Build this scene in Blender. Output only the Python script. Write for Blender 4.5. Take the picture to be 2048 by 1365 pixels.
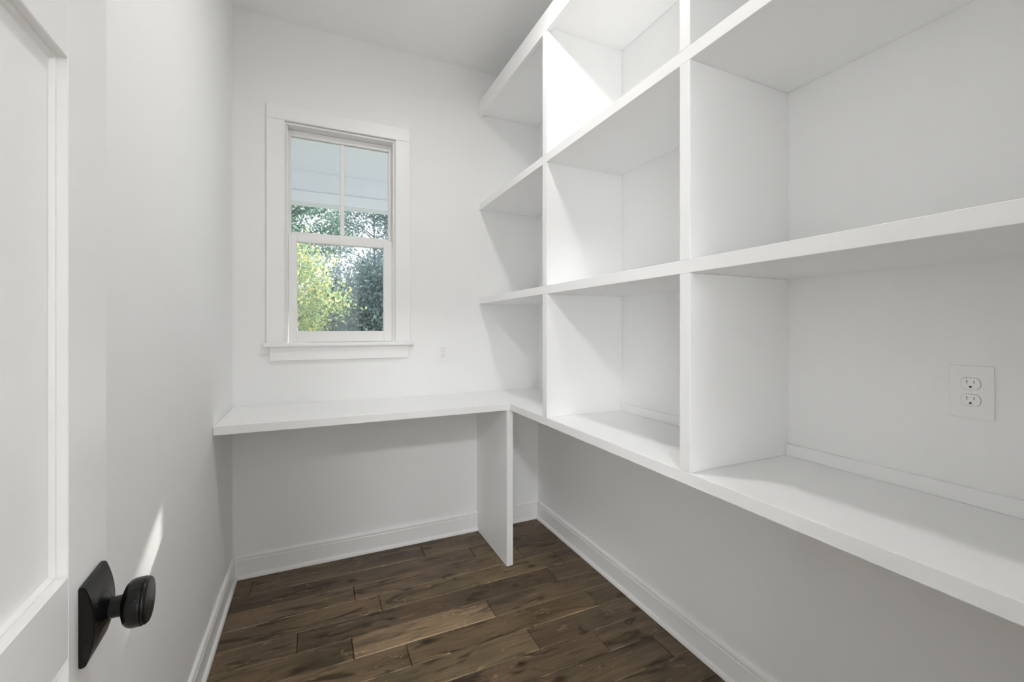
import bpy, bmesh, math, random
import numpy as np
from mathutils import Vector, Matrix

# ------------------------------------------------------------------ reset
for o in list(bpy.data.objects):
    bpy.data.objects.remove(o, do_unlink=True)
scene = bpy.context.scene
COL = scene.collection
random.seed(7)

# ------------------------------------------------------------------ camera
F_PX, IMG_W, IMG_H = 863.52, 2048.0, 1365.0
YAW = 0.42827            # turned right of the +Y axis
HORIZON = 656.69         # pixel row of the horizon
CAM_H = 1.344
cd = bpy.data.cameras.new('camera')
cam = bpy.data.objects.new('camera', cd)
COL.objects.link(cam)
cam.location = (0, 0, CAM_H)
cam.rotation_euler = (math.pi / 2, 0, -YAW)
cd.sensor_fit = 'HORIZONTAL'
cd.sensor_width = 36.0
cd.lens = F_PX / IMG_W * 36.0
cd.shift_y = (HORIZON - IMG_H / 2) / IMG_W
cd.clip_start = 0.02
cd.clip_end = 300
scene.camera = cam

# ------------------------------------------------------------------ world, sun, lights, exposure
world = bpy.data.worlds.new('sky')
scene.world = world
world.use_nodes = True
wn = world.node_tree.nodes
wn['Background'].inputs[0].default_value = (0.91, 0.95, 1.0, 1)
wn['Background'].inputs[1].default_value = 1.3

SUN_DIR = Vector((-0.2566, -1.0, -0.49)).normalized()
sd = bpy.data.lights.new('sun', 'SUN')
sd.energy = 9.0
sd.angle = math.radians(0.53)
sd.color = (1.0, 0.96, 0.9)
sun = bpy.data.objects.new('sun', sd)
COL.objects.link(sun)
sun.rotation_euler = SUN_DIR.to_track_quat('-Z', 'Y').to_euler()
sun.location = (6, 20, 12)

# fill lights added in the hall behind the camera, ceiling and back left
hd = bpy.data.lights.new('hall_ceiling_fill', 'AREA')  # added fill from above, no fixture is built here
hd.shape = 'DISK'
hd.size = 0.4
hd.energy = 68
hd.color = (0.985, 0.99, 1.0)
hall = bpy.data.objects.new('hall_ceiling_fill', hd)
COL.objects.link(hall)
hall.location = (-0.50, -1.6, 3.03)
hw = bpy.data.lights.new('hall_side_fill', 'AREA')  # added low fill, no window is built here
hw.shape = 'RECTANGLE'
hw.size = 1.5
hw.size_y = 1.6
hw.energy = 98
hw.color = (0.94, 0.97, 1.0)
hall_side = bpy.data.objects.new('hall_side_fill', hw)
COL.objects.link(hall_side)
hall_side.location = (-2.20, -2.37, 0.85)
hall_side.rotation_euler = (math.pi / 2, 0, -math.radians(136))

LAMP_POWER = 7.0       # watts of the pantry downlight

scene.view_settings.view_transform = 'Standard'
scene.view_settings.look = 'None'
scene.view_settings.gamma = 1.0
scene.view_settings.use_curve_mapping = False
scene.view_settings.exposure = 0.08
scene.cycles.max_bounces = 10
scene.cycles.diffuse_bounces = 9
scene.cycles.use_adaptive_sampling = True
scene.cycles.adaptive_threshold = 0.06
scene.cycles.adaptive_min_samples = 16
scene.cycles.transparent_max_bounces = 32
scene.cycles.use_denoising = True

# ------------------------------------------------------------------ dimensions (metres)
XL, XR = -0.400, 1.445          # side walls
YB, YF = 2.719, 0.060           # window wall, doorway wall
ZC = 3.06                       # ceiling
XF = 1.000                      # front of the shelving
YD = 2.2225                     # front of the desk part of the worktop
ZA, ZB = 0.880, 0.9185          # worktop underside / top


# ------------------------------------------------------------------ materials
def mat(name):
    m = bpy.data.materials.new(name)
    m.use_nodes = True
    nt = m.node_tree
    return m, nt, nt.nodes['Principled BSDF']


def node(nt, kind, **kw):
    n = nt.nodes.new(kind)
    for k, v in kw.items():
        setattr(n, k, v)
    return n


def paint(name, col, rough, bump=0.0, scale=300.0, var=0.012, spec=0.5):
    """painted surface: faint tone variation and roller texture"""
    m, nt, b = mat(name)
    tc = node(nt, 'ShaderNodeTexCoord')
    ns = node(nt, 'ShaderNodeTexNoise')
    ns.inputs['Scale'].default_value = 3.0
    nt.links.new(tc.outputs['Object'], ns.inputs['Vector'])
    mx = node(nt, 'ShaderNodeMix', data_type='RGBA')
    mx.inputs['A'].default_value = (*[c * (1 - var) for c in col], 1)
    mx.inputs['B'].default_value = (*[min(1, c * (1 + var)) for c in col], 1)
    nt.links.new(ns.outputs['Fac'], mx.inputs['Factor'])
    nt.links.new(mx.outputs['Result'], b.inputs['Base Color'])
    b.inputs['Roughness'].default_value = rough
    b.inputs['Specular IOR Level'].default_value = spec
    if bump:
        n2 = node(nt, 'ShaderNodeTexNoise')
        n2.inputs['Scale'].default_value = scale
        nt.links.new(tc.outputs['Object'], n2.inputs['Vector'])
        bp = node(nt, 'ShaderNodeBump')
        bp.inputs['Strength'].default_value = bump
        bp.inputs['Distance'].default_value = 0.001
        nt.links.new(n2.outputs['Fac'], bp.inputs['Height'])
        nt.links.new(bp.outputs['Normal'], b.inputs['Normal'])
    return m


M = {}
M['wall'] = paint('wall_paint', (0.901, 0.903, 0.900), 0.7, 0.08, 260, spec=0.3)
M['ceiling'] = paint('ceiling_paint', (0.901, 0.903, 0.900), 0.85, 0.08, 260, spec=0.2)
M['trim'] = paint('trim_paint', (0.92, 0.918, 0.914), 0.38)
M['shelf'] = paint('shelf_paint', (0.915, 0.917, 0.915), 0.42, 0.03, 120)
M['door'] = paint('door_paint', (0.90, 0.897, 0.89), 0.33, 0.03, 150)
M['sash'] = paint('sash_vinyl', (0.90, 0.90, 0.89), 0.35)
M['plastic'] = paint('outlet_plastic', (0.90, 0.90, 0.89), 0.35)
M['slot'] = paint('slot_dark', (0.02, 0.02, 0.02), 0.6)
M['slot_grey'] = paint('slot_grey', (0.32, 0.32, 0.31), 0.6)
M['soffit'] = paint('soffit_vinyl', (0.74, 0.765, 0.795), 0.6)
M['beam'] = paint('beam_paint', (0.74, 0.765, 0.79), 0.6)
M['concrete'] = paint('porch_concrete', (0.45, 0.46, 0.48), 0.9, 0.2, 80, 0.1)
M['subfloor'] = paint('subfloor', (0.03, 0.022, 0.015), 0.9)
M['siding'] = paint('house_siding', (0.72, 0.75, 0.78), 0.8)
M['roof'] = paint('house_roof', (0.30, 0.32, 0.36), 0.9, 0.2, 60, 0.1)
M['housewindow'] = paint('house_window', (0.16, 0.2, 0.26), 0.25)


def make_black():
    m, nt, b = mat('black_metal')
    b.inputs['Base Color'].default_value = (0.006, 0.006, 0.006, 1)
    b.inputs['Metallic'].default_value = 0.0
    b.inputs['Roughness'].default_value = 0.28
    b.inputs['Specular IOR Level'].default_value = 0.32
    tc = node(nt, 'ShaderNodeTexCoord')
    n2 = node(nt, 'ShaderNodeTexNoise')
    n2.inputs['Scale'].default_value = 900
    nt.links.new(tc.outputs['Object'], n2.inputs['Vector'])
    mr = node(nt, 'ShaderNodeMapRange')
    mr.inputs['To Min'].default_value = 0.24
    mr.inputs['To Max'].default_value = 0.28
    nt.links.new(n2.outputs['Fac'], mr.inputs['Value'])
    nt.links.new(mr.outputs['Result'], b.inputs['Roughness'])
    return m


M['black'] = make_black()


def make_glass():
    m = bpy.data.materials.new('window_glass')
    m.use_nodes = True
    nt = m.node_tree
    nt.nodes.clear()
    out = node(nt, 'ShaderNodeOutputMaterial')
    tr = node(nt, 'ShaderNodeBsdfTransparent')
    tr.inputs[0].default_value = (0.955, 0.96, 0.97, 1)
    gl = node(nt, 'ShaderNodeBsdfGlossy')
    gl.inputs['Roughness'].default_value = 0.02
    fr = node(nt, 'ShaderNodeFresnel')
    fr.inputs[0].default_value = 1.45
    mx = node(nt, 'ShaderNodeMixShader')
    nt.links.new(fr.outputs[0], mx.inputs[0])
    nt.links.new(tr.outputs[0], mx.inputs[1])
    nt.links.new(gl.outputs[0], mx.inputs[2])
    nt.links.new(mx.outputs[0], out.inputs[0])
    return m


M['glass'] = make_glass()


def make_lens():
    m, nt, b = mat('lamp_lens')
    b.inputs['Base Color'].default_value = (0.9, 0.9, 0.88, 1)
    b.inputs['Emission Color'].default_value = (1.0, 0.98, 0.955, 1)
    b.inputs['Emission Strength'].default_value = 55.0
    return m


M['lens'] = make_lens()


def make_wood(name='floor_wood', bright=1.0):
    """stained, hand-scraped plank: streaked grain, figure lines, knots, one tone per board (object colour)"""
    m, nt, b = mat(name)
    L = nt.links.new
    tc = node(nt, 'ShaderNodeTexCoord')
    oi = node(nt, 'ShaderNodeObjectInfo')
    mul = node(nt, 'ShaderNodeMath', operation='MULTIPLY')
    mul.inputs[1].default_value = 37.0
    L(oi.outputs['Random'], mul.inputs[0])
    add = node(nt, 'ShaderNodeVectorMath', operation='ADD')
    L(tc.outputs['Object'], add.inputs[0])
    L(mul.outputs[0], add.inputs[1])

    def mapped(sx, sy):
        v = node(nt, 'ShaderNodeVectorMath', operation='MULTIPLY')
        v.inputs[1].default_value = (sx, sy, 1.0)
        L(add.outputs[0], v.inputs[0])
        return v.outputs[0]

    def noise(vec, scale, detail=4, rough=0.6, dist=0.0):
        n = node(nt, 'ShaderNodeTexNoise')
        n.inputs['Scale'].default_value = scale
        n.inputs['Detail'].default_value = detail
        n.inputs['Roughness'].default_value = rough
        n.inputs['Distortion'].default_value = dist
        L(vec, n.inputs['Vector'])
        return n.outputs['Fac']

    def ramp(fac, stops):
        r = node(nt, 'ShaderNodeValToRGB')
        els = r.color_ramp.elements
        while len(els) < len(stops):
            els.new(0.5)
        for e, (p, c) in zip(els, stops):
            e.position = p
            e.color = (*c, 1) if len(c) == 3 else c
        L(fac, r.inputs[0])
        return r.outputs[0]

    def mixc(fac, a, c, mode='MIX'):
        x = node(nt, 'ShaderNodeMix', data_type='RGBA', blend_type=mode)
        if isinstance(fac, float):
            x.inputs['Factor'].default_value = fac
        else:
            L(fac, x.inputs['Factor'])
        L(a, x.inputs['A'])
        if isinstance(c, tuple):
            x.inputs['B'].default_value = (*c, 1)
        else:
            L(c, x.inputs['B'])
        return x.outputs['Result']

    broad = noise(mapped(2.2, 9.0), 1.0, 3, 0.55, 0.6)
    base = ramp(broad, [(0.28, (0.50, 0.50, 0.50)), (0.5, (0.95, 0.95, 0.95)), (0.72, (1.25, 1.22, 1.18))])
    fine = noise(mapped(6.0, 120.0), 1.0, 5, 0.65)
    fine_c = ramp(fine, [(0.3, (0.66, 0.66, 0.66)), (0.7, (1.30, 1.29, 1.27))])
    c = mixc(1.0, base, fine_c, 'MULTIPLY')
    # dark weathered patches and knots
    kn = noise(mapped(3.2, 11.0), 1.0, 2, 0.5, 1.6)
    kd = ramp(kn, [(0.57, (0, 0, 0)), (0.68, (1, 1, 1))])
    c = mixc(kd, c, (0.33, 0.31, 0.28))
    vo = node(nt, 'ShaderNodeTexVoronoi')
    vo.inputs['Scale'].default_value = 1.0
    vo.inputs['Randomness'].default_value = 1.0
    L(mapped(4.5, 8.0), vo.inputs['Vector'])
    kk = ramp(vo.outputs['Distance'], [(0.05, (1, 1, 1)), (0.17, (0, 0, 0))])
    c = mixc(kk, c, (0.22, 0.19, 0.16))
    # thin pale figure lines (contours of a slow noise)
    fg = noise(mapped(2.6, 10.0), 1.0, 2, 0.5, 1.2)
    m1 = node(nt, 'ShaderNodeMath', operation='MULTIPLY')
    m1.inputs[1].default_value = 9.0
    L(fg, m1.inputs[0])
    m2 = node(nt, 'ShaderNodeMath', operation='FRACT')
    L(m1.outputs[0], m2.inputs[0])
    ln = ramp(m2.outputs[0], [(0.0, (0, 0, 0)), (0.05, (1, 1, 1)), (0.12, (0, 0, 0))])
    gate = ramp(noise(mapped(5.0, 16.0), 1.0, 3, 0.6), [(0.47, (0, 0, 0)), (0.60, (1, 1, 1))])
    lg = node(nt, 'ShaderNodeMath', operation='MULTIPLY')
    L(ln, lg.inputs[0])
    L(gate, lg.inputs[1])
    c = mixc(lg.outputs[0], c, (2.3, 2.15, 1.95))
    # stain colour of this board
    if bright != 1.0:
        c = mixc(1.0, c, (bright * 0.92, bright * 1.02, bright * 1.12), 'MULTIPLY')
    c = mixc(1.0, c, oi.outputs['Color'], 'MULTIPLY')
    L(c, b.inputs['Base Color'])
    rr = node(nt, 'ShaderNodeMapRange')
    rr.inputs['To Min'].default_value = 0.34
    rr.inputs['To Max'].default_value = 0.55
    L(fine, rr.inputs['Value'])
    L(rr.outputs['Result'], b.inputs['Roughness'])
    b.inputs['Specular IOR Level'].default_value = 0.35
    sc = noise(mapped(7.0, 22.0), 1.0, 3, 0.5, 0.8)
    bp = node(nt, 'ShaderNodeBump')
    bp.inputs['Strength'].default_value = 0.45
    bp.inputs['Distance'].default_value = 0.004
    L(sc, bp.inputs['Height'])
    b2 = node(nt, 'ShaderNodeBump')
    b2.inputs['Strength'].default_value = 0.25
    b2.inputs['Distance'].default_value = 0.0015
    L(fine, b2.inputs['Height'])
    L(bp.outputs['Normal'], b2.inputs['Normal'])
    L(b2.outputs['Normal'], b.inputs['Normal'])
    return m


M['wood'] = make_wood()
M['wood_edge'] = make_wood('floor_wood_pale_edge', 1.7)  # lighter tone for the long bevels of the planks


def make_leaf(name, stops, trans=0.45):
    m = bpy.data.materials.new(name)
    m.use_nodes = True
    nt = m.node_tree
    nt.nodes.clear()
    out = node(nt, 'ShaderNodeOutputMaterial')
    ge = node(nt, 'ShaderNodeNewGeometry')
    r = node(nt, 'ShaderNodeValToRGB')
    els = r.color_ramp.elements
    while len(els) < len(stops):
        els.new(0.5)
    for e, (p, c) in zip(els, stops):
        e.position = p
        e.color = (*c, 1)
    nt.links.new(ge.outputs['Random Per Island'], r.inputs[0])
    df = node(nt, 'ShaderNodeBsdfDiffuse')
    tl = node(nt, 'ShaderNodeBsdfTranslucent')
    nt.links.new(r.outputs[0], df.inputs[0])
    nt.links.new(r.outputs[0], tl.inputs[0])
    mx = node(nt, 'ShaderNodeMixShader')
    mx.inputs[0].default_value = trans
    nt.links.new(df.outputs[0], mx.inputs[1])
    nt.links.new(tl.outputs[0], mx.inputs[2])
    nt.links.new(mx.outputs[0], out.inputs[0])
    return m


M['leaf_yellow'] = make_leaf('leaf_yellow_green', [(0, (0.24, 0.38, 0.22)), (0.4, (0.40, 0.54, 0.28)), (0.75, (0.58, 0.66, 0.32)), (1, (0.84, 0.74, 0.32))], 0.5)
M['leaf_dark'] = make_leaf('leaf_hazy_blue_green', [(0, (0.20, 0.27, 0.30)), (0.6, (0.28, 0.37, 0.39)), (1, (0.42, 0.52, 0.50))], 0.25)  # bluish haze of the outdoor view mixed into the leaf colours
M['leaf_mid'] = make_leaf('leaf_hazy_green', [(0, (0.18, 0.29, 0.26)), (0.6, (0.28, 0.42, 0.36)), (1, (0.42, 0.55, 0.44))], 0.35)  # greens greyed by the same painted haze
M['bark'] = paint('bark', (0.20, 0.18, 0.18), 0.9, 0.6, 40, 0.25)


def make_lawn():
    m, nt, b = mat('lawn_grass')
    tc = node(nt, 'ShaderNodeTexCoord')
    ns = node(nt, 'ShaderNodeTexNoise')
    ns.inputs['Scale'].default_value = 2.0
    ns.inputs['Detail'].default_value = 8
    nt.links.new(tc.outputs['Object'], ns.inputs['Vector'])
    r = node(nt, 'ShaderNodeValToRGB')
    r.color_ramp.elements[0].color = (0.10, 0.17, 0.05, 1)
    r.color_ramp.elements[1].color = (0.26, 0.36, 0.12, 1)
    nt.links.new(ns.outputs['Fac'], r.inputs[0])
    nt.links.new(r.outputs[0], b.inputs['Base Color'])
    b.inputs['Roughness'].default_value = 0.9
    return m


M['lawn'] = make_lawn()


# ------------------------------------------------------------------ mesh helpers
def finish(name, bm, m, parent=None, smooth=False, loc=None):
    me = bpy.data.meshes.new(name)
    bmesh.ops.recalc_face_normals(bm, faces=bm.faces[:])
    bm.to_mesh(me)
    bm.free()
    if m is not None:
        me.materials.append(m)
    if smooth:
        for p in me.polygons:
            p.use_smooth = True
        if smooth != 'all':
            me.set_sharp_from_angle(angle=math.radians(34))
    o = bpy.data.objects.new(name, me)
    COL.objects.link(o)
    if parent is not None:
        o.parent = parent
    if loc is not None:
        o.location = loc
    return o


def add_box(bm, lo, hi, bev=0.0, seg=1):
    r = bmesh.ops.create_cube(bm, size=1.0)
    vs = r['verts']
    for v in vs:
        for i in range(3):
            v.co[i] = lo[i] if v.co[i] < 0 else hi[i]
    if bev > 0:
        es = list({e for v in vs for e in v.link_edges})
        bmesh.ops.bevel(bm, geom=es, offset=bev, segments=seg, affect='EDGES', profile=0.5)


def box(name, lo, hi, m, parent=None, bev=0.0, seg=1):
    """a board: origin at its own centre so that object textures stay local"""
    c = [(a + b) / 2 for a, b in zip(lo, hi)]
    bm = bmesh.new()
    add_box(bm, [a - q for a, q in zip(lo, c)], [b - q for b, q in zip(hi, c)], bev, seg)
    return finish(name, bm, m, parent, loc=c)


def boxes(name, lst, m, parent=None, bev=0.0):
    bm = bmesh.new()
    for lo, hi in lst:
        add_box(bm, lo, hi, bev)
    return finish(name, bm, m, parent)


def prism(name, pts, axis, a, b, m, parent=None, smooth=False, bev=0.0):
    """extrude a closed 2D outline along an axis from a to b"""
    bm = bmesh.new()

    def P(p, t):
        if axis == 'x':
            return (t, p[0], p[1])
        if axis == 'y':
            return (p[0], t, p[1])
        return (p[0], p[1], t)
    va = [bm.verts.new(P(p, a)) for p in pts]
    vb = [bm.verts.new(P(p, b)) for p in pts]
    n = len(pts)
    bm.faces.new(va)
    bm.faces.new(list(reversed(vb)))
    for i in range(n):
        bm.faces.new((va[i], vb[i], vb[(i + 1) % n], va[(i + 1) % n]))
    bmesh.ops.recalc_face_normals(bm, faces=bm.faces[:])
    if bev:
        bmesh.ops.bevel(bm, geom=bm.edges[:], offset=bev, segments=1, affect='EDGES')
    return finish(name, bm, m, parent, smooth)


def lathe_bm(bm, prof, seg=40, M4=None):
    """revolve (radius, height) pairs about local z"""
    rings = []
    for r, z in prof:
        if r < 1e-6:
            rings.append([bm.verts.new((0, 0, z))])
        else:
            rings.append([bm.verts.new((r * math.cos(2 * math.pi * i / seg), r * math.sin(2 * math.pi * i / seg), z)) for i in range(seg)])
    for A, B in zip(rings[:-1], rings[1:]):
        for i in range(seg):
            j = (i + 1) % seg
            if len(A) == 1 and len(B) == 1:
                continue
            if len(A) == 1:
                bm.faces.new((A[0], B[i], B[j]))
            elif len(B) == 1:
                bm.faces.new((A[i], B[0], A[j]))
            else:
                bm.faces.new((A[i], B[i], B[j], A[j]))
    if M4 is not None:
        bmesh.ops.transform(bm, matrix=M4, verts=[v for R in rings for v in R])


def empty(name, loc=(0, 0, 0), rz=0.0):
    o = bpy.data.objects.new(name, None)
    o.empty_display_size = 0.1
    COL.objects.link(o)
    o.location = loc
    o.rotation_euler = (0, 0, rz)
    return o


def tag(o, label, cat, group=None):
    o['label'] = label
    o['category'] = cat
    if group:
        o['group'] = group
    return o


def struct(o, label=None, cat=None):
    o['kind'] = 'structure'
    if label:
        o['label'] = label
    if cat:
        o['category'] = cat
    return o


# ------------------------------------------------------------------ the room shell
WT = 0.16
# rough opening of the window
WX0, WX1, WZ0, WZ1 = -0.158, 0.455, 1.235, 2.505
bw = boxes('wall_back', [((XL - WT, YB, 0), (WX0, YB + WT, ZC + 0.1)),
                         ((WX1, YB, 0), (XR + WT, YB + WT, ZC + 0.1)),
                         ((WX0, YB, 0), (WX1, YB + WT, WZ0)),
                         ((WX0, YB, WZ1), (WX1, YB + WT, ZC + 0.1))], M['wall'])
struct(bw, 'white painted end wall with the small window above the desk', 'wall')
struct(box('wall_left', (XL - WT, YF - 0.12, 0), (XL, YB, ZC + 0.1), M['wall']), 'plain white wall at left behind the open door', 'wall')
struct(box('wall_right', (XR, -3.0, 0), (XR + WT, YB, ZC + 0.1), M['wall']), 'white wall behind the cubby shelves at right', 'wall')
DX0, DX1, DZ1 = -0.285, 0.505, 2.47      # doorway
struct(boxes('wall_front', [((XL, YF - 0.12, 0), (DX0, YF, ZC)),
                            ((DX1, YF - 0.12, 0), (XR, YF, ZC)),
                            ((DX0, YF - 0.12, DZ1), (DX1, YF, ZC))], M['wall']),
       'white wall with the doorway the photograph is taken from', 'wall')
HX = -2.8
struct(boxes('wall_hall_left', [((HX - WT, -3.0, 0), (HX, YF - 0.12, ZC + 0.1)), ((HX - WT, YF - 0.12, 0), (XL - WT, YF, ZC + 0.1))], M['wall']), 'white left side of the hall behind the camera', 'wall')
struct(box('wall_hall', (HX - WT, -3.16, 0), (XR + WT, -3.0, ZC + 0.1), M['wall']), 'white far wall of the hall behind the camera', 'wall')
struct(box('ceiling', (HX - WT, -3.0, ZC), (XR + WT, YB, ZC + 0.1), M['ceiling']), 'flat white ceiling above the pantry', 'ceiling')
struct(boxes('trim_1', [((DX0, YF - 0.125, 0), (DX0 + 0.018, YF + 0.002, DZ1)),
                        ((DX1 - 0.018, YF - 0.125, 0), (DX1, YF + 0.002, DZ1)),
                        ((DX0 + 0.018, YF - 0.125, DZ1 - 0.018), (DX1 - 0.018, YF + 0.002, DZ1))], M['trim']),
       'white jamb lining of the doorway', 'door frame')

# floor: a dark subfloor that carries every board
floor = box('floor', (HX - WT, -3.0, -0.10), (XR + WT, YB + 0.02, -0.014), M['subfloor'])
struct(floor, 'dark brown hand-scraped hardwood plank floor', 'floor')
PITCH, Y0 = 0.1325, 1.860
joints = {6: [0.20, 1.05], 5: [-0.30, 0.593], 4: [0.86], 3: [0.182, 1.12], 2: [0.292, 1.30],
          1: [-0.069, 1.18], 0: [0.145, 0.768], -1: [-0.22, 0.352, 1.26], -2: [0.86],
          -3: [-0.02, 1.12], -4: [0.55, 1.337], -5: [0.25, 1.02]}
tones = {(0, 1): (0.200, 0.156, 0.106), (1, 1): (0.085, 0.063, 0.042), (0, 0): (0.125, 0.096, 0.064),
         (2, 1): (0.128, 0.100, 0.062), (2, 0): (0.120, 0.092, 0.062), (3, 0): (0.125, 0.095, 0.066), (3, 1): (0.118, 0.090, 0.064),
         (-1, 2): (0.130, 0.100, 0.062), (-1, 1): (0.135, 0.104, 0.068), (-2, 1): (0.105, 0.080, 0.056), (-2, 0): (0.130, 0.105, 0.066),
         (4, 0): (0.095, 0.072, 0.052), (5, 1): (0.108, 0.084, 0.060), (6, 1): (0.088, 0.068, 0.050)}
rng = random.Random(11)
row = 6
while Y0 + (row + 1) * PITCH > -3.0:
    ya = Y0 + row * PITCH
    yb = min(ya + PITCH, YB)
    ya = max(ya, -2.999)
    js = joints.get(row)
    if js is None:
        js = []
        x = XL + rng.uniform(0.15, 0.9)
        while x < XR - 0.1:
            js.append(x)
            x += rng.uniform(0.45, 1.2)
    x0 = XL if ya > YF - 0.1 else HX
    while js and js[0] - x0 > 1.5:
        js.insert(0, js[0] - rng.uniform(0.6, 1.2))
    xs = [x0] + list(js) + [XR]
    for i in range(len(xs) - 1):
        g = 0.0006
        zt = rng.uniform(-0.0006, 0.0004)
        p = box('plank', (xs[i] + 2 * g, ya + g, -0.014), (xs[i + 1] - 2 * g, yb - g, zt), M['wood'], floor, bev=0.0022)
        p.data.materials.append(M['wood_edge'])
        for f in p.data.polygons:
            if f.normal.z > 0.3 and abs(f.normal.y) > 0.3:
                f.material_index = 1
        p.location -= floor.location
        k = rng.uniform(0.82, 1.12)
        t = tones.get((row, i), (0.112 * k, 0.086 * k, 0.059 * k))
        p.color = (t[0] * 1.26, t[1] * 1.15, t[2] * 1.02, 1)
    row -= 1
# the top row meets the window wall
ya = Y0 + 7 * PITCH

# baseboards: flat board with moulded cap and shoe moulding at the floor
BH = 0.122


def base_profile(s=1.0):
    # (distance out from the wall, height)
    return [(0, 0), (0.026, 0), (0.026, 0.006), (0.0245, 0.012), (0.021, 0.0165), (0.0145, 0.019), (0.0135, 0.021), (0.0135, 0.096),
            (0.0110, 0.0985), (0.0108, 0.103), (0.0128, 0.106), (0.0128, 0.113), (0.0100, 0.1195), (0.005, 0.122), (0, 0.122)]


struct(prism('baseboard_left', [(XL + d, z) for d, z in base_profile()], 'y', YF, YB - 0.0, M['trim']), 'white moulded baseboard along the left wall', 'baseboard')
struct(prism('baseboard_right', [(XR - d, z) for d, z in base_profile()], 'y', YF, YB - 0.0, M['trim']), 'white moulded baseboard under the cubby shelves', 'baseboard')
struct(prism('baseboard_back', [(YB - d, z) for d, z in base_profile()], 'x', XL, XR, M['trim']), 'white moulded baseboard under the desk', 'baseboard')

# ------------------------------------------------------------------ window
win = struct(empty('window_1', ((WX0 + WX1) / 2, YB, WZ0)), 'white double-hung window with a two-light upper sash', 'window')


def wpart(name, lo, hi, m, parent=win, bev=0.0):
    o = box(name, lo, hi, m, None, bev)
    base = Vector(parent.location)
    pp = parent.parent
    while pp is not None:
        base += Vector(pp.location)
        pp = pp.parent
    o.parent = parent
    o.location -= base
    return o


CY0 = YB - 0.018
ST = 1.262      # top of the stool
# casing boards with a raised outer band
wpart('side_casing', (-0.241, CY0, ST), (-0.154, YB, 2.4985), M['trim'], bev=0.002)
wpart('side_casing', (0.450, CY0, ST), (0.538, YB, 2.4985), M['trim'], bev=0.002)
wpart('head_casing', (-0.241, CY0, 2.4995), (0.538, YB, 2.580), M['trim'], bev=0.002)
wpart('stool', (-0.258, YB - 0.045, ST - 0.022), (0.558, YB, ST), M['trim'], bev=0.006)
wpart('stool_back', (WX0 + 0.002, YB + 0.0005, ST - 0.022), (WX1 - 0.002, YB + 0.055, ST), M['trim'])
wpart('apron', (-0.226, CY0, 1.163), (0.527, YB, ST - 0.0225), M['trim'], bev=0.002)
# jamb lining
JD = YB + 0.13
wpart('jamb', (WX0 + 0.0005, YB + 0.0005, ST), (-0.148, JD, 2.4985), M['sash'])
wpart('jamb', (0.445, YB + 0.0005, ST), (WX1 - 0.0005, JD, 2.4985), M['sash'])
wpart('jamb', (-0.1475, YB + 0.0005, 2.487), (0.4445, JD, 2.4985), M['sash'])
# stops the lower sash slides behind
wpart('stop', (-0.1475, YB + 0.008, ST), (-0.139, YB + 0.020, 2.4865), M['sash'], bev=0.002)
wpart('stop', (0.436, YB + 0.008, ST), (0.4445, YB + 0.020, 2.4865), M['sash'], bev=0.002)


def sash(name, x0, x1, z0, z1, gx0, gx1, gz0, gz1, yf, yb, muntin=False):
    e = empty(name, ((x0 + x1) / 2, yf, z0))
    e.parent = win
    e.location -= win.location
    b = 0.003
    wpart('stile', (x0, yf, z0), (gx0, yb, z1), M['sash'], e, b)
    wpart('stile', (gx1, yf, z0), (x1, yb, z1), M['sash'], e, b)
    wpart('rail', (gx0, yf, z0), (gx1, yb, gz0), M['sash'], e, b)
    wpart('rail', (gx0, yf, gz1), (gx1, yb, z1), M['sash'], e, b)
    ym = (yf + yb) / 2 + 0.004
    if muntin:
        wpart('muntin', (0.1385, ym - 0.010, gz0), (0.1625, ym + 0.010, gz1), M['sash'], e, b)
        wpart('pane', (gx0 - 0.004, ym - 0.002, gz0 - 0.004), (0.1495, ym + 0.002, gz1 + 0.004), M['glass'], e)
        wpart('pane', (0.1515, ym - 0.002, gz0 - 0.004), (gx1 + 0.004, ym + 0.002, gz1 + 0.004), M['glass'], e)
    else:
        wpart('pane', (gx0 - 0.004, ym - 0.002, gz0 - 0.004), (gx1 + 0.004, ym + 0.002, gz1 + 0.004), M['glass'], e)
    return e


sash('lower_sash', -0.1385, 0.4355, ST + 0.001, 1.880, -0.091, 0.385, 1.327, 1.835, YB + 0.024, YB + 0.056)
sash('upper_sash', -0.1465, 0.4435, 1.845, 2.486, -0.124, 0.419, 1.900, 2.450, YB + 0.064, YB + 0.096, True)
# frame track outside the sashes
wpart('outer_sill', (WX0 + 0.002, YB + 0.0565, WZ0 + 0.001), (WX1 - 0.002, YB + WT + 0.03, ST - 0.002), M['sash'])

# ------------------------------------------------------------------ the open door
DANG = math.radians(2.99)
DOOR_W, DOOR_T, DOOR_H = 0.762, 0.035, 2.44
d = Vector((-math.sin(DANG), math.cos(DANG), 0))
n = Vector((-math.cos(DANG), -math.sin(DANG), 0))
hinge = d * 0.076 + n * 0.235
door = struct(empty('door_1', (hinge.x, hinge.y, 0), math.pi / 2 + DANG), 'white three-panel door swung open beside the left wall', 'door')
SW = 0.1255
DR = [(0.010, 0.317), (0.944, 1.043), (1.670, 1.769), (2.325, DOOR_H)]
for x0, x1 in ((0, SW), (DOOR_W - SW, DOOR_W)):
    box('stile', (x0, 0, 0.010), (x1, DOOR_T, DOOR_H), M['door'], door, 0.0012)
for z0, z1 in DR:
    box('rail', (SW, 0, z0), (DOOR_W - SW, DOOR_T, z1), M['door'], door, 0.0012)


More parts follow.
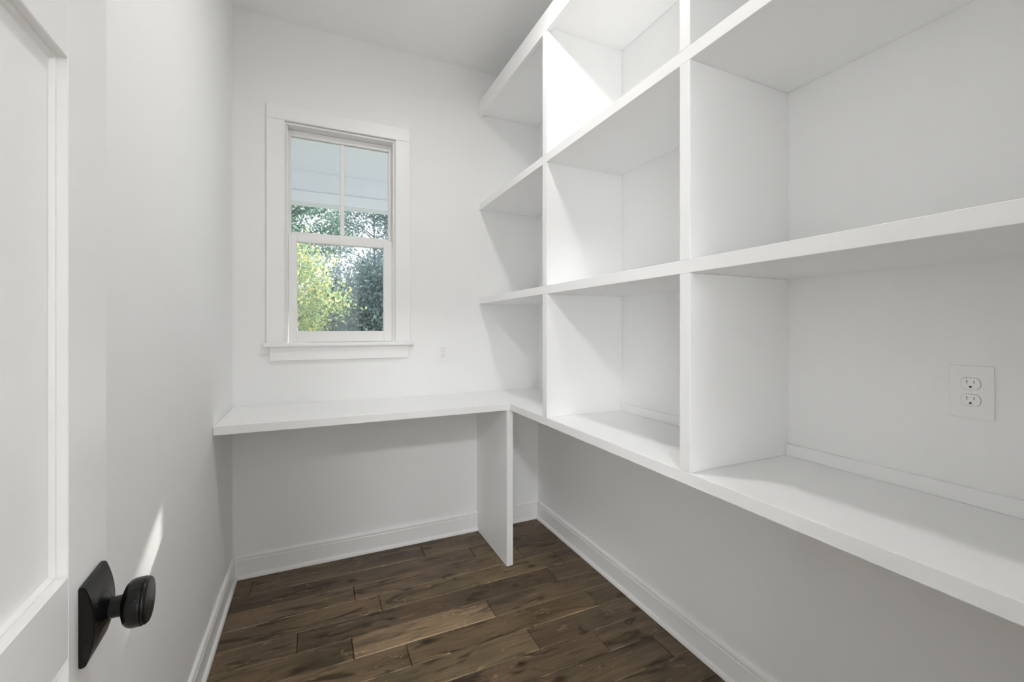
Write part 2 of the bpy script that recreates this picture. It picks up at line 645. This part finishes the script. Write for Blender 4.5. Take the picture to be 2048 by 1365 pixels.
def door_panel(z0, z1):
    x0, x1 = SW, DOOR_W - SW
    bm = bmesh.new()
    loops = []
    for ins, y in ((0.0, 0.0105), (0.003, 0.0105), (0.006, 0.0155)):
        loops.append([bm.verts.new(v) for v in ((x0 + ins, y, z0 + ins), (x1 - ins, y, z0 + ins), (x1 - ins, y, z1 - ins), (x0 + ins, y, z1 - ins))])
    back = [bm.verts.new(v) for v in ((x0, 0.024, z0), (x1, 0.024, z0), (x1, 0.024, z1), (x0, 0.024, z1))]
    seq = [back] + loops
    for A, B in zip(seq[:-1], seq[1:]):
        for i in range(4):
            j = (i + 1) % 4
            bm.faces.new((A[i], A[j], B[j], B[i]))
    bm.faces.new(loops[-1])
    bm.faces.new(list(reversed(back)))
    return finish('door_panel', bm, M['door'], door)


for a, b_ in zip(DR[:-1], DR[1:]):
    door_panel(a[1], b_[0])

# knob: rectangular rose with an arched face, neck and drum knob
KX = 0.7768 - 0.076
KZ = 0.9615


def rose():
    hw, hh = 0.0375, 0.0515
    e0, e1 = 0.0065, 0.0165
    n = 20
    bm = bmesh.new()
    front, back = [], []
    for i in range(n + 1):
        s = -1 + 2 * i / n
        z = s * hh
        e = e0 + (e1 - e0) * (1 - s * s)
        row = []
        for kx in range(9):
            x = -hw + 2 * hw * kx / 8
            rr = math.hypot(x, z)
            fl = 0.0065 * max(0.0, 1 - max(0.0, rr - 0.0145) / 0.014) ** 2     # flare up to the neck
            row.append(bm.verts.new((x, -(e + fl), z)))
        front.append(row)
        back.append((bm.verts.new((-hw, 0, z)), bm.verts.new((hw, 0, z))))
    for i in range(n):
        for kx in range(8):
            bm.faces.new((front[i][kx], front[i][kx + 1], front[i + 1][kx + 1], front[i + 1][kx]))
        bm.faces.new((back[i][0], front[i][0], front[i + 1][0], back[i + 1][0]))
        bm.faces.new((front[i][8], back[i][1], back[i + 1][1], front[i + 1][8]))
        bm.faces.new((back[i][1], back[i][0], back[i + 1][0], back[i + 1][1]))
    bm.faces.new([back[0][0], back[0][1]] + list(reversed(front[0])))
    bm.faces.new([back[n][1], back[n][0]] + front[n])
    bmesh.ops.recalc_face_normals(bm, faces=bm.faces[:])
    edges = [e for e in bm.edges if len(e.link_faces) == 2 and e.calc_face_angle(0) > 0.6]
    bmesh.ops.bevel(bm, geom=edges, offset=0.0012, segments=2, affect='EDGES')
    return finish('knob_rose', bm, M['black'], None, True)


kr = rose()
kr.parent = door
kr.location = (KX, 0, KZ)
bm = bmesh.new()
prof = [(0.0, 0.012), (0.0135, 0.012), (0.0135, 0.030), (0.0140, 0.0345), (0.0200, 0.0360), (0.0262, 0.0385), (0.0295, 0.0420), (0.0312, 0.0465),
        (0.0314, 0.0565), (0.0312, 0.0580), (0.0302, 0.0586), (0.0306, 0.0594), (0.0304, 0.0612), (0.0282, 0.0638), (0.0272, 0.0641), (0.0, 0.0646)]
lathe_bm(bm, prof, 64, Matrix.Rotation(math.pi / 2, 4, 'X'))
kn = finish('knob', bm, M['black'], kr, smooth=True)
kn['label'] = 'black drum-shaped door knob'
kr['label'] = 'black rectangular knob rose'
# hinges
for z in (0.25, 1.25, 2.20):
    bm = bmesh.new()
    lathe_bm(bm, [(0, -0.045), (0.006, -0.045), (0.006, 0.045), (0, 0.045)], 12)
    finish('hinge', bm, M['black'], door, True, loc=(-0.005, 0.004, z))

# ------------------------------------------------------------------ worktop (desk part and counter part in one L)
bm = bmesh.new()
pts = [(XL + 0.001, YB - 0.001), (XL + 0.001, YD), (XF, YD), (XF, YF + 0.001), (XR - 0.001, YF + 0.001), (XR - 0.001, YB - 0.001)]
va = [bm.verts.new((x, y, ZA)) for x, y in pts]
vb = [bm.verts.new((x, y, ZB)) for x, y in pts]
bm.faces.new(va)
bm.faces.new(vb)
for i in range(6):
    bm.faces.new((va[i], va[(i + 1) % 6], vb[(i + 1) % 6], vb[i]))
bmesh.ops.recalc_face_normals(bm, faces=bm.faces[:])
bmesh.ops.bevel(bm, geom=bm.edges[:], offset=0.0015, segments=2, affect='EDGES')
wt = finish('worktop', bm, M['shelf'])
tag(wt, 'white painted L-shaped worktop running under the window and the cubby shelves', 'worktop')

# upright panel that carries the desk end, notched over the baseboard
dp = prism('desk_support_panel', [(YD + 0.001, 0.0005), (YB - 0.0265, 0.0005), (YB - 0.0265, 0.0205), (YB - 0.014, 0.0205), (YB - 0.014, BH + 0.001), (YB - 0.0005, BH + 0.001),
                                  (YB - 0.0005, ZA - 0.0005), (YD + 0.001, ZA - 0.0005)], 'x', 0.983, 1.021, M['shelf'], bev=0.0008)
tag(dp, 'white upright board standing on the wood floor under the worktop corner', 'support panel')

# ------------------------------------------------------------------ cubby shelving above the worktop
shelf = empty('cubby_shelving', ((XF + XR) / 2, (YF + YB) / 2, ZB))
tag(shelf, 'tall white built-in open cubby shelving on the right wall above the worktop', 'shelving')
SHX1 = XR - 0.0008


def spart(name, lo, hi, bev=0.0012):
    o = box(name, lo, hi, M['shelf'], None, bev)
    o.parent = shelf
    o.location -= shelf.location
    return o


ZS = [(1.5069, 1.5466), (2.1334, 2.1745)]
for z0, z1 in ZS:
    spart('shelf', (XF, YF + 0.001, z0), (SHX1, YB - 0.001, z1))
spart('top_board', (XF + 0.021, YF + 0.001, 2.7760), (SHX1, YB - 0.001, 2.8140))
spart('top_fascia', (XF, YF + 0.001, 2.7585), (XF + 0.0205, YB - 0.001, 2.8583))
levels = [(ZB + 0.0003, ZS[0][0] - 0.0003), (ZS[0][1] + 0.0003, ZS[1][0] - 0.0003), (ZS[1][1] + 0.0003, 2.7757)]
for yc in (0.0815, 0.9542, 1.8150):
    for k, (z0, z1) in enumerate(levels):
        if k == 2:
            # the top divider is notched under the fascia
            o = prism('divider', [(XF, z0), (SHX1, z0), (SHX1, z1), (XF + 0.021, z1), (XF + 0.021, 2.7582), (XF, 2.7582)], 'y', yc - 0.0203, yc + 0.0203, M['shelf'], bev=0.001)
            o.parent = shelf
            o.location -= shelf.location
        else:
            spart('divider', (XF, yc - 0.0203, z0), (SHX1, yc + 0.0203, z1))
# back rail lying on the worktop against the wall in each bay
ys = [0.1018, 0.9339, 0.9745, 1.7947, 1.8353, YB - 0.001]
for i in range(3):
    spart('back_rail', (XR - 0.013, ys[2 * i] + 0.0005, ZB + 0.0003), (XR - 0.0008, ys[2 * i + 1] - 0.0005, 0.958), 0.001)


# ------------------------------------------------------------------ electrical outlets
def outlet(name, w, h, label):
    """plate in local xz plane, facing local -y"""
    e = empty(name)
    bm = bmesh.new()
    add_box(bm, (-w / 2, -0.0055, -h / 2), (w / 2, -0.0003, h / 2), 0.0018, 2)
    finish('cover_plate', bm, M['plastic'], e)
    for zc in (0.0197, -0.0197):
        bm = bmesh.new()
        # rounded face: circle with flattened top and bottom
        pts = []
        for i in range(40):
            a = 2 * math.pi * i / 40
            pts.append((0.0175 * math.cos(a), max(-0.0138, min(0.0138, 0.0175 * math.sin(a)))))
        # dark reveal ring and raised face
        for s, y0, y1, nm, mt in ((1.045, -0.0040, -0.00575, 'reveal', M['slot_grey']), (1.0, -0.0041, -0.0072, 'face', M['plastic'])):
            b2 = bmesh.new()
            va = [b2.verts.new((x * s, y0, z * s)) for x, z in pts]
            vb = [b2.verts.new((x * s, y1, z * s)) for x, z in pts]
            b2.faces.new(va)
            b2.faces.new(vb)
            for i in range(40):
                b2.faces.new((va[i], va[(i + 1) % 40], vb[(i + 1) % 40], vb[i]))
            if nm == 'face':
                face = finish('receptacle', b2, mt, e, loc=(0, 0, zc))
            else:
                finish('reveal_gap', b2, mt, e, loc=(0, 0, zc))
        bm.free()
        for x, hh in ((-0.0064, 0.0040), (0.0064, 0.0034)):
            box('blade_slot', (x - 0.0009, -0.0075, 0.0045 - hh), (x + 0.0009, -0.0071, 0.0045 + hh), M['slot_grey'], face)
        b3 = bmesh.new()
        vs = [b3.verts.new((0.0026 * math.cos(a), -0.0075, -0.0075 + max(-0.0018, 0.0026 * math.sin(a)))) for a in [2 * math.pi * i / 20 for i in range(20)]]
        b3.faces.new(vs)
        r = bmesh.ops.extrude_face_region(b3, geom=b3.faces[:])
        for v in r['geom']:
            if isinstance(v, bmesh.types.BMVert):
                v.co.y += 0.0005
        finish('ground_hole', b3, M['slot'], face)
    b4 = bmesh.new()
    lathe_bm(b4, [(0, 0), (0.0032, 0), (0.0028, 0.0009), (0, 0.0011)], 16, Matrix.Translation((0, -0.0054, 0)) @ Matrix.Rotation(math.pi / 2, 4, 'X'))
    finish('screw', b4, M['plastic'], e)
    tag(e, label, 'outlet', 'wall outlets of the pantry')
    return e


o = outlet('wall_outlet', 0.079, 0.127, 'white double wall outlet inside the lower right cubby')
o.location = (XR, 0.488, 1.190)
o.rotation_euler = (0, 0, -math.pi / 2)
o = outlet('wall_outlet', 0.070, 0.115, 'small white double wall outlet to the right of the window')
o.location = (0.752, YB, 1.186)

# ------------------------------------------------------------------ recessed downlight in the ceiling
LX, LY = 0.58, 1.385
lamp = empty('recessed_light', (LX, LY, ZC))
tag(lamp, 'round white recessed downlight in the middle of the pantry ceiling', 'ceiling light')
bm = bmesh.new()
lathe_bm(bm, [(0.074, -0.004), (0.078, -0.009), (0.088, -0.009), (0.094, -0.0005), (0.074, -0.0005), (0.074, -0.004)], 48)
finish('trim_ring', bm, M['trim'], lamp, True)
bm = bmesh.new()
lathe_bm(bm, [(0.0, -0.0125), (0.030, -0.0122), (0.052, -0.0115), (0.066, -0.0098), (0.0732, -0.0065), (0.0738, -0.001), (0, -0.001)], 48)
finish('lens', bm, M['lens'], lamp, True)
ld = bpy.data.lights.new('downlight', 'AREA')
ld.shape = 'DISK'
ld.size = 0.14
ld.spread = math.radians(166)
ld.energy = LAMP_POWER
ld.color = (1.0, 0.985, 0.968)
lo = bpy.data.objects.new('downlight', ld)
COL.objects.link(lo)
lo.parent = lamp
lo.location = (0, 0, -0.0135)

# ------------------------------------------------------------------ outside: porch, lawn, trees, house
GZ = -0.45
lawn = box('lawn', (-40, YB + WT, GZ - 0.1), (40, 70, GZ), M['lawn'])
lawn['kind'] = 'structure'
lawn['label'] = 'grass yard beyond the porch outside the window'
bslab = box('bounce_slab', (-8, 5.6, GZ - 0.02), (9, 8.4, GZ + 0.012), M['concrete'], bev=0.005)  # added to bounce neutral light up to the porch ceiling
bslab['kind'] = 'structure'
bslab['label'] = 'pale concrete slab added in front of the porch to bounce light'
PB0, PB1, PBZ = 5.20, 5.40, 2.717
porch = empty('porch_roof', (0.3, 4.0, 2.7))
tag(porch, 'white porch ceiling and beam seen through the upper window panes', 'porch')


def ppart(name, lo, hi, m, bev=0.0):
    o = box(name, lo, hi, m, None, bev)
    o.parent = porch
    o.location -= porch.location
    return o


PX0, PX1 = -2.2, 3.4
SX0, SP = -0.025, 0.1095
k = -20
mesh0 = None
while SX0 + k * SP < PX1 - SP:
    x = SX0 + k * SP
    if x > PX0:
        if mesh0 is None:
            xa, xb, y0s, y1s, q = x + 0.0001, x + SP - 0.0001, YB + WT + 0.001, PB0 - 0.012, 0.017
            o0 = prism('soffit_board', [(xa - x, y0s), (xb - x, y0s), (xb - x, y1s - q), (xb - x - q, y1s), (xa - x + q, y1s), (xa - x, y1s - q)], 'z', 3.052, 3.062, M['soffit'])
            o0.parent = porch
            o0.location = Vector((x, 0, 0)) - porch.location
            mesh0, loc0 = o0.data, o0.location.copy()
            kx0 = k
        else:
            o = bpy.data.objects.new('soffit_board', mesh0)
            COL.objects.link(o)
            o.parent = porch
            o.location = loc0 + Vector(((k - kx0) * SP, 0, 0))
    k += 1
ppart('roof_deck', (PX0, YB + WT + 0.001, 3.064), (PX1, PB1 + 0.35, 3.16), M['roof'])
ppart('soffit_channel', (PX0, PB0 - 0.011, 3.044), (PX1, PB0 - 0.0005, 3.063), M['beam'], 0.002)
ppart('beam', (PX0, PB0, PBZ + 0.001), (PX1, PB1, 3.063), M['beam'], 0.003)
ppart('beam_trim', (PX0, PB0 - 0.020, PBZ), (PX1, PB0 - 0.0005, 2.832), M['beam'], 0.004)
for x in (-2.05, 3.2):
    ppart('post', (x - 0.09, PB0 + 0.01, GZ + 0.4), (x + 0.09, PB1 - 0.01, PBZ), M['beam'], 0.004)
pf = box('porch_floor', (PX0, YB + WT + 0.001, GZ), (PX1, PB1 + 0.1, GZ + 0.4), M['concrete'], bev=0.01)
tag(pf, 'grey concrete porch slab outside the window wall', 'porch floor')


def tube(name, path, radii, m, parent, seg=8):
    bm = bmesh.new()
    rings = []
    for i, (p, r) in enumerate(zip(path, radii)):
        p = Vector(p)
        a = Vector(path[max(0, i - 1)])
        b_ = Vector(path[min(len(path) - 1, i + 1)])
        t = (b_ - a).normalized()
        u = t.orthogonal().normalized()
        w = t.cross(u)
        rings.append([bm.verts.new(p + (u * math.cos(2 * math.pi * j / seg) + w * math.sin(2 * math.pi * j / seg)) * r) for j in range(seg)])
    for A, B in zip(rings[:-1], rings[1:]):
        for j in range(seg):
            bm.faces.new((A[j], A[(j + 1) % seg], B[(j + 1) % seg], B[j]))
    bm.faces.new(rings[0])
    bm.faces.new(rings[-1])
    return finish(name, bm, m, parent, True)


def tree(name, x, y, crown, nleaf, size, m, label, seed, trunk_r=0.08, clusters=40, cl_r=0.3, lean=0.0):
    """crown = (cz, rx, ry, rz) relative to the trunk; leaves gathered in clusters along the crown"""
    cz, rx, ry, rz = crown
    r = np.random.default_rng(seed)
    root = empty(name, (x, y, GZ))
    tag(root, label, 'tree')
    cz0 = cz - GZ
    top = cz0 + rz * 0.7
    path = [(lean * t, 0.05 * math.sin(3 * t), top * t) for t in (0, 0.2, 0.4, 0.6, 0.8, 1.0)]
    tube('trunk', path, [trunk_r * (1.15 - 0.95 * t) for t in (0, 0.2, 0.4, 0.6, 0.8, 1.0)], M['bark'], root)
    # cluster centres: mostly toward the crown's surface
    dirs = r.normal(size=(clusters, 3))
    dirs /= np.linalg.norm(dirs, axis=1)[:, None]
    rad = r.uniform(0.35, 1.0, clusters) ** 0.6
    cen = dirs * rad[:, None] * np.array([rx, ry, rz]) * 0.88 + np.array([lean * 0.6, 0, cz0])
    for i in range(0, min(clusters, 14)):
        c = cen[i]
        z0 = max(cz0 - rz * 0.9, min(top * 0.95, c[2] - 0.5 * math.hypot(c[0], c[1])))
        s = Vector((lean * z0 / top, 0, z0))
        e = Vector(c)
        mid = s.lerp(e, 0.5) + Vector((0, 0, 0.06 * rz))
        tube('branch', [s, mid, e], [trunk_r * 0.38, trunk_r * 0.26, trunk_r * 0.10], M['bark'], root, 6)
    which = r.integers(0, clusters, nleaf)
    p = cen[which] + r.normal(size=(nleaf, 3)) * cl_r * np.array([1, 1, 0.8])
    # each leaf: a pointed, folded blade of two triangles per half
    ax = r.normal(size=(nleaf, 3)) + np.array([0, 0, -0.5])
    ax /= np.linalg.norm(ax, axis=1)[:, None]
    sd_ = np.cross(ax, r.normal(size=(nleaf, 3)))
    sd_ /= np.linalg.norm(sd_, axis=1)[:, None] + 1e-9
    nn = np.cross(ax, sd_)
    sz = size * r.uniform(0.65, 1.3, nleaf)[:, None]
    v0 = p - ax * sz * 0.5
    v1 = p + sd_ * sz * 0.36 + nn * sz * 0.10
    v2 = p + ax * sz * 0.5
    v3 = p - sd_ * sz * 0.36 + nn * sz * 0.10
    V = np.stack([v0, v1, v2, v3], axis=1).reshape(-1, 3)
    idx = np.arange(nleaf) * 4
    T = np.concatenate([np.stack([idx, idx + 1, idx + 2], 1), np.stack([idx, idx + 2, idx + 3], 1)])
    me = bpy.data.meshes.new('foliage')
    me.from_pydata(V.tolist(), [], T.tolist())
    me.materials.append(m)
    fo = bpy.data.objects.new('foliage', me)
    COL.objects.link(fo)
    fo.parent = root
    fo['kind'] = 'stuff'
    return root


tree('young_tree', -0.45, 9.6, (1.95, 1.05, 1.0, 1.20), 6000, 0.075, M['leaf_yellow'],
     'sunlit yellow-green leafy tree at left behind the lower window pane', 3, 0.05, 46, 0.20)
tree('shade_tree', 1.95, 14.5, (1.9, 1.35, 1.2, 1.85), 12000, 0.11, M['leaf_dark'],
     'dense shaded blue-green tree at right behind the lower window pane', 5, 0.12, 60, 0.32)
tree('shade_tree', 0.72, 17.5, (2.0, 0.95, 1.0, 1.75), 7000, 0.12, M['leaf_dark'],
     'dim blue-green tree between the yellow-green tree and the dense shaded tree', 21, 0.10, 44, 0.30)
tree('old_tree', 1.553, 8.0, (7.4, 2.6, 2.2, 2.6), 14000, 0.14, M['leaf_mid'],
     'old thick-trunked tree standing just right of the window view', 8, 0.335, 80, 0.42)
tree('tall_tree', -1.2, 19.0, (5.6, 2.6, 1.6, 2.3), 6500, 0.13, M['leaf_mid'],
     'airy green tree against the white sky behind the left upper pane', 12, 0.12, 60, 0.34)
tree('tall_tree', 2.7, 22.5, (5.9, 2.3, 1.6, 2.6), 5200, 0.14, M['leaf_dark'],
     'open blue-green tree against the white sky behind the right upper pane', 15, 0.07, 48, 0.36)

house = empty('neighbour_house', (-0.2, 34, GZ))
tag(house, 'pale neighbouring house glimpsed between the leaves of the yellow-green tree', 'house')
bm = bmesh.new()
add_box(bm, (-3.2, 0, 0), (2.3, 5, 3.3), 0.02)
finish('house_wall', bm, M['siding'], house)
prism('house_gable_roof', [(-3.6, 3.25), (2.7, 3.25), (-0.45, 4.7)], 'y', -0.3, 5.3, M['roof'], house)
for x in (-2.3, 0.05, 1.3):
    f = box('house_window', (x - 0.36, -0.04, 1.5), (x + 0.36, 0.02, 2.5), M['beam'], house, 0.01)
    for i in range(3):
        box('house_pane', (-0.31, -0.045, -0.44 + i * 0.31), (0.31, -0.032, -0.44 + i * 0.31 + 0.26), M['housewindow'], f)
